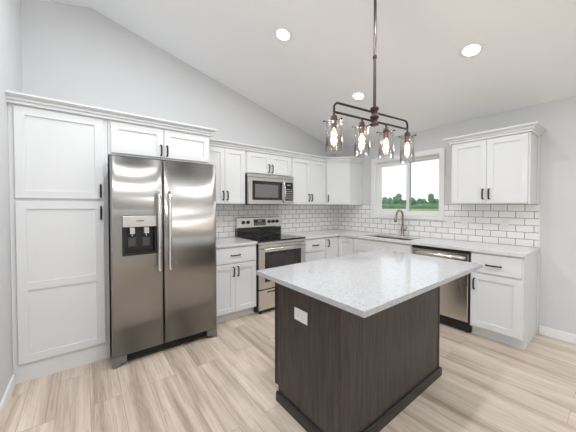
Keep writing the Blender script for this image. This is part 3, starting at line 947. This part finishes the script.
# ------------------------------------------------------------------ dishwasher
dw = thing('dishwasher', 'stainless steel dishwasher under the counter right of the sink', 'dishwasher', (0, -1.8065, 0), -PI/2)
DW = 0.6155
obj('tub', bx(0.003, DW-0.003, -0.60, -0.02, 0.10, 0.878), M_BLACK, dw, label='black tub surround')
b = B(); front(b, 0.014, DW-0.014, 0.125, 0.845, -0.602, -0.632, (), c=0.004)
dd_ = obj('door', b, M_STEEL, dw)
obj('control_strip', bx(0.006, DW-0.006, -0.628, -0.600, 0.848, 0.877), M_BLACK, dw)
b = B(); pts = [(0.045+0.525*k/12, -0.632-0.028*(math.sin(PI*k/12)**0.35 if 0 < k < 12 else 0), 0.800) for k in range(13)]
tube(b, pts, 0.016, 12); obj('handle', b, M_CHROME, dd_, label='wide curved bar handle')
b = B(); box(b, 0.006, DW-0.006, -0.585, -0.56, 0.012, 0.122)
obj('toe_panel', b, M_BLACK, dw, label='black toe panel')
for x in (0.02, DW-0.05):
    obj('foot', bx(x, x+0.03, -0.58, -0.55, 0.0, 0.011), M_BLACK, dw)

# ------------------------------------------------------------------ sink and faucet
sk = thing('kitchen_sink', 'stainless steel double bowl sink set in the counter below the window', 'sink', (SK[0], SK[2], 0.883))
SWX, SWY = SK[1]-SK[0], SK[3]-SK[2]


def bowl(y0, y1):
    b = B(); dpt = 0.19; t = 0.003
    o = (0.006, SWX-0.006, y0, y1)
    def ring(ins, z): return [(o[0]+ins, o[2]+ins, z), (o[1]-ins, o[2]+ins, z), (o[1]-ins, o[3]-ins, z), (o[0]+ins, o[3]-ins, z)]
    rs = [ring(-0.012, 0.0), ring(0.0, -0.001), ring(0.006, -dpt+0.02), ring(0.03, -dpt)]
    V = [[b.verts.new(p) for p in r] for r in rs]
    for a, c in zip(V, V[1:]):
        for i in range(4): b.faces.new((a[i], a[(i+1) % 4], c[(i+1) % 4], c[i]))
    b.faces.new(V[-1])
    bmesh.ops.solidify(b, geom=list(b.faces), thickness=0.002)
    bmesh.ops.recalc_face_normals(b, faces=b.faces)
    return b


for y0_, y1_ in ((0.014, SWY/2-0.014), (SWY/2+0.014, SWY-0.014)):
    o = obj('bowl', bowl(y0_, y1_), M_SINK, sk)
    b = B(); lathe(b, [(0.045, -0.187), (0.040, -0.184), (0.028, -0.186), (0.006, -0.188)], (SWX/2, (y0_+y1_)/2, 0), 20); obj('drain', b, M_CHROME, o)

fc = thing('faucet', 'brushed nickel gooseneck kitchen faucet standing behind the sink', 'faucet', (-0.095, -1.395, 0.9143))
b = B(); lathe(b, [(0.030, 0.0), (0.030, 0.006), (0.024, 0.012), (0.022, 0.10), (0.020, 0.13), (0.0135, 0.14), (0.0125, 0.16)], (0, 0, 0), 20)
obj('faucet_body', b, M_NICKEL, fc)
b = B(); pts = [(0, 0, 0.14), (0, 0, 0.20), (0, 0, 0.29)]
R_ = 0.085
for k in range(1, 13):
    a = PI*k/12*0.93; pts.append((-R_+R_*math.cos(a), 0, 0.29+R_*math.sin(a)))
tube(b, pts, 0.0145, 12); obj('spout', b, M_NICKEL, fc)
e0 = Vector(pts[-1]); dr_ = (Vector(pts[-1])-Vector(pts[-2])).normalized()
b = B(); tube(b, [e0, e0+dr_*0.03, e0+dr_*0.07, e0+dr_*0.105], [0.013, 0.015, 0.018, 0.019], 14); obj('spray_head', b, M_NICKEL, fc)
b = B(); tube(b, [(0, -0.018, 0.085), (0, -0.055, 0.090)], [0.015, 0.013], 12); tube(b, [(0, -0.048, 0.09), (0, -0.060, 0.13), (0.0, -0.066, 0.165)], [0.009, 0.007, 0.006], 10)
obj('lever', b, M_NICKEL, fc)

# ------------------------------------------------------------------ island
isl = thing('kitchen_island', 'dark-stained wooden kitchen island cabinet standing in the middle of the floor', 'island', (-2.7394, -2.5118, 0))
IW, ID = 1.176, 0.610
b = B()
box(b, 0.012, IW-0.004, 0.012, ID-0.022, 0.10, 0.882); box(b, 0.012, IW-0.004, 0.012, ID-0.050, 0.0, 0.10)
obj('carcass', b, M_WOOD, isl)
b = B(); box(b, 0.0, 0.012, 0.026, ID-0.03, 0.10, 0.882); box(b, 0.0, 0.012, 0.026, ID-0.045, 0.0, 0.10)
obj('end_panel', b, M_WOOD, isl)
b = B(); box(b, 0.026, IW-0.022, 0.0, 0.012, 0.0, 0.882); obj('side_panel', b, M_WOOD, isl)
b = B(); box(b, -0.004, 0.026, -0.004, 0.026, 0.0, 0.882, bev=0.003); obj('corner_post', b, M_WOOD, isl)
b = B(); box(b, IW-0.022, IW+0.002, -0.004, 0.02, 0.0, 0.882, bev=0.003); obj('corner_post', b, M_WOODTRIM, isl)
b = B(); box(b, -0.004, 0.012, ID-0.03, ID-0.006, 0.10, 0.882, bev=0.002); obj('edge_stile', b, M_WOODTRIM, isl)
b = B()
prb = [(0.0, 0.0), (0.014, 0.0), (0.014, 0.050), (0.010, 0.060), (0.004, 0.064), (0.0, 0.064)]
path = [Vector((-0.0045, ID-0.040)), Vector((-0.0045, -0.0045)), Vector((IW+0.0025, -0.0045)), Vector((IW+0.0025, ID-0.040))]
rings = []
def nr(i):
    d = (path[i+1]-path[i]).normalized(); return Vector((d.y, -d.x))
for i, p in enumerate(path):
    if i == 0: m_, k = nr(0), 1
    elif i == 3: m_, k = nr(2), 1
    else: a_, c_ = nr(i-1), nr(i); m_ = (a_+c_).normalized(); k = 1/m_.dot(a_)
    rings.append([b.verts.new((p.x+m_.x*o*k, p.y+m_.y*o*k, z)) for o, z in prb])
for a, c in zip(rings, rings[1:]):
    for i in range(6): b.faces.new((a[i], a[(i+1) % 6], c[(i+1) % 6], c[i]))
b.faces.new(rings[0]); b.faces.new(rings[-1]); bmesh.ops.recalc_face_normals(b, faces=b.faces)
obj('base_molding', b, M_WOODTRIM, isl, label='nearly black base molding')
for k in range(3):
    a = 0.016+k*0.392
    d = shaker(isl, -a-0.380, -a, 0.116, 0.866, -ID+0.022, m=M_WOOD); d.rotation_euler = (0, 0, PI)
    handle(d, -a-0.34, 0.79, -ID+0.002)
b = B(); box(b, -2.878, -1.417, -2.756, -1.882, 0.8835, 0.914, bev=0.003, seg=2)
obj('island_countertop', b, M_QUARTZ, None, label='glossy white speckled quartz slab on top of the island', cat='countertop')
outlet('white outlet plate mounted sideways on the dark end of the island', (-2.7396, -2.190, 0.671), -PI/2, horiz=True)

# ------------------------------------------------------------------ pendant light
CX, CY = -2.134, -2.293
zc = HZ-SL*CX
ch = thing('pendant_chandelier', 'bronze linear chandelier with four clear glass shades over the island', 'chandelier', (CX, CY, -0.012), math.radians(-7))
b = B(); lathe(b, [(0.066, 0.012), (0.066, -0.016), (0.058, -0.022), (0.016, -0.028)], (0, 0, 0), 32)
o = obj('canopy', b, M_BRONZE, ch); o.location = (0, 0, zc-0.002); o.rotation_euler = (0, math.atan(SL), 0)
b = B(); tube(b, [(0, 0, 2.06), (0, 0, zc-0.018)], 0.0105, 14); rod = obj('rod', b, M_ROD, ch)
b = B(); lathe(b, [(0.0135, 2.42), (0.0145, 2.423), (0.0145, 2.437), (0.0135, 2.44)], (0, 0, 0), 16); obj('rod_joint', b, M_BRONZE, rod)
b = B(); lathe(b, [(0.012, 2.078), (0.028, 2.072), (0.030, 2.064), (0.030, 2.056), (0.022, 2.050), (0.022, 2.016), (0.031, 2.010), (0.031, 1.996), (0.022, 1.990), (0.022, 1.962), (0.029, 1.956), (0.029, 1.944), (0.012, 1.938)], (0, 0, 0), 24)
obj('hub', b, M_BRONZE, ch)
ZT, ZL = 2.037, 1.974
b = B(); HS = 0.378; rr = 0.035
pts = [(-HS, 0, 1.945), (-HS, 0, ZT-rr)]
for k in range(1, 7): a = PI/2*k/6; pts.append((-HS+rr-rr*math.cos(a), 0, ZT-rr+rr*math.sin(a)))
pts += [(0, 0, ZT)]
pts += [(-p[0], 0, p[2]) for p in reversed(pts[:-1])]
tube(b, pts, 0.0075, 10); tube(b, [(-HS, 0, ZL), (HS, 0, ZL)], 0.0075, 10)
obj('frame_bar', b, M_BAR, ch)
for x in (-0.378, -0.126, 0.126, 0.378):
    b = B()
    lathe(b, [(0.008, 1.972), (0.009, 1.955), (0.016, 1.948), (0.021, 1.944), (0.021, 1.928), (0.024, 1.926), (0.024, 1.914), (0.019, 1.910), (0.019, 1.875), (0.016, 1.870)], (0, 0, 0), 20)
    s_ = obj('lamp_socket', b, M_BRONZE, ch, loc=(x, 0, 0))
    for a in (0.6, 0.6+2*PI/3, 0.6+4*PI/3):
        b = B(); u = Vector((math.cos(a), math.sin(a), 0)); zz = Vector((0, 0, 1.912))
        tube(b, [u*0.018+zz, u*0.066+zz], 0.0028, 8); tube(b, [u*0.062+zz, u*0.066+zz, u*0.072+zz], [0.003, 0.007, 0.006], 8)
        obj('thumb_screw', b, M_BRONZE, s_)
    b = B(); R1 = 0.0535
    lathe(b, [(0.022, 1.9085), (R1-0.004, 1.9085), (R1, 1.904), (R1, 1.712), (R1-0.003, 1.712), (R1-0.003, 1.902), (R1-0.006, 1.9055), (0.022, 1.9055)], (0, 0, 0), 32, close=False)
    obj('glass_shade', b, M_SHADE, ch, loc=(x, 0, 0), label='clear glass cylinder shade')
    b = B(); lathe(b, [(0.013, 1.878), (0.0145, 1.862), (0.020, 1.840), (0.029, 1.812), (0.033, 1.790), (0.030, 1.768), (0.019, 1.752), (0.004, 1.746)], (0, 0, 0), 20)
    bl = obj('bulb', b, M_BULBGLASS, ch, loc=(x, 0, 0), label='glowing teardrop filament bulb')
    b = B()
    fp = []
    for k in range(13):
        a = 2*PI*k/6.5; fp.append((0.012*math.cos(a), 0.012*math.sin(a), 1.845 if k % 2 else 1.775))
    tube(b, fp, 0.0022, 6)
    tube(b, [(0, 0, 1.870), (0, 0, 1.80)], 0.004, 8)
    obj('filament', b, M_FILAMENT, bl)
    d = bpy.data.lights.new('bulb_glow', 'POINT'); d.energy = BULB_W; d.color = (1, 0.92, 0.84); d.shadow_soft_size = 0.03
    l = bpy.data.objects.new('bulb_glow', d); COL.objects.link(l); l.parent = ch; l.location = (x, 0, 1.80)


# ------------------------------------------------------------------ recessed lights
def can(label, x, y, k=1.0, group='recessed ceiling lights'):
    z = HZ-SL*x
    o = thing('recessed_light', label, 'ceiling light', (x, y, z), 0, group)
    o.rotation_euler = (0, math.atan(SL), 0)
    b = B(); lathe(b, [(0.064, -0.004), (0.068, -0.007), (0.086, -0.006), (0.092, -0.001), (0.092, 0.0), (0.064, 0.0)], (0, 0, 0), 36, close=False); obj('trim_ring', b, M_TRIM, o)
    b = B(); lathe(b, [(0.064, -0.001), (0.064, -0.0035), (0.02, -0.0045), (0.002, -0.0045)], (0, 0, 0), 32); obj('lens', b, M_LENS, o, label='bright white lens')
    d = bpy.data.lights.new('lamp_glow', 'AREA'); d.shape = 'DISK'; d.size = 0.12; d.energy = LAMP_W*k; d.color = (0.945, 0.97, 1.0)
    l = bpy.data.objects.new('lamp_glow', d); COL.objects.link(l); l.parent = o; l.location = (0, 0, -0.012)
    return o


can('round recessed ceiling light left of the chandelier rod', -2.257, -1.353, 0.4)
can('round recessed ceiling light seen just above the chandelier bars', -1.102, -1.363, 0.4)
can('round recessed ceiling light at the right, away from the chandelier', -1.107, -2.564, 0.3)
can('added unseen ceiling light behind the camera near the left', -2.257, -3.9, 1.5)  # unseen, added to light the cabinet fronts from behind the camera
can('added unseen ceiling light behind the camera near the right', -1.105, -4.2, 0.1)  # unseen, added as weak fill at the right
can('added unseen ceiling light near the patio door', -2.257, -5.8, 0.5)  # unseen, added as fill at the rear of the room
can('unseen recessed ceiling light over the island, above the camera view', -2.257, -2.56, 0.2)  # unseen, added to fill out the visible lamp grid
can('added unseen ceiling light in front of the refrigerator, high above the view', -3.36, -1.353, 0.55)  # unseen, added along the lamp grid to brighten the pantry
can('added unseen ceiling light beside the camera near the ridge', -3.36, -2.56, 1.8)  # unseen, added along the lamp grid to brighten the left side
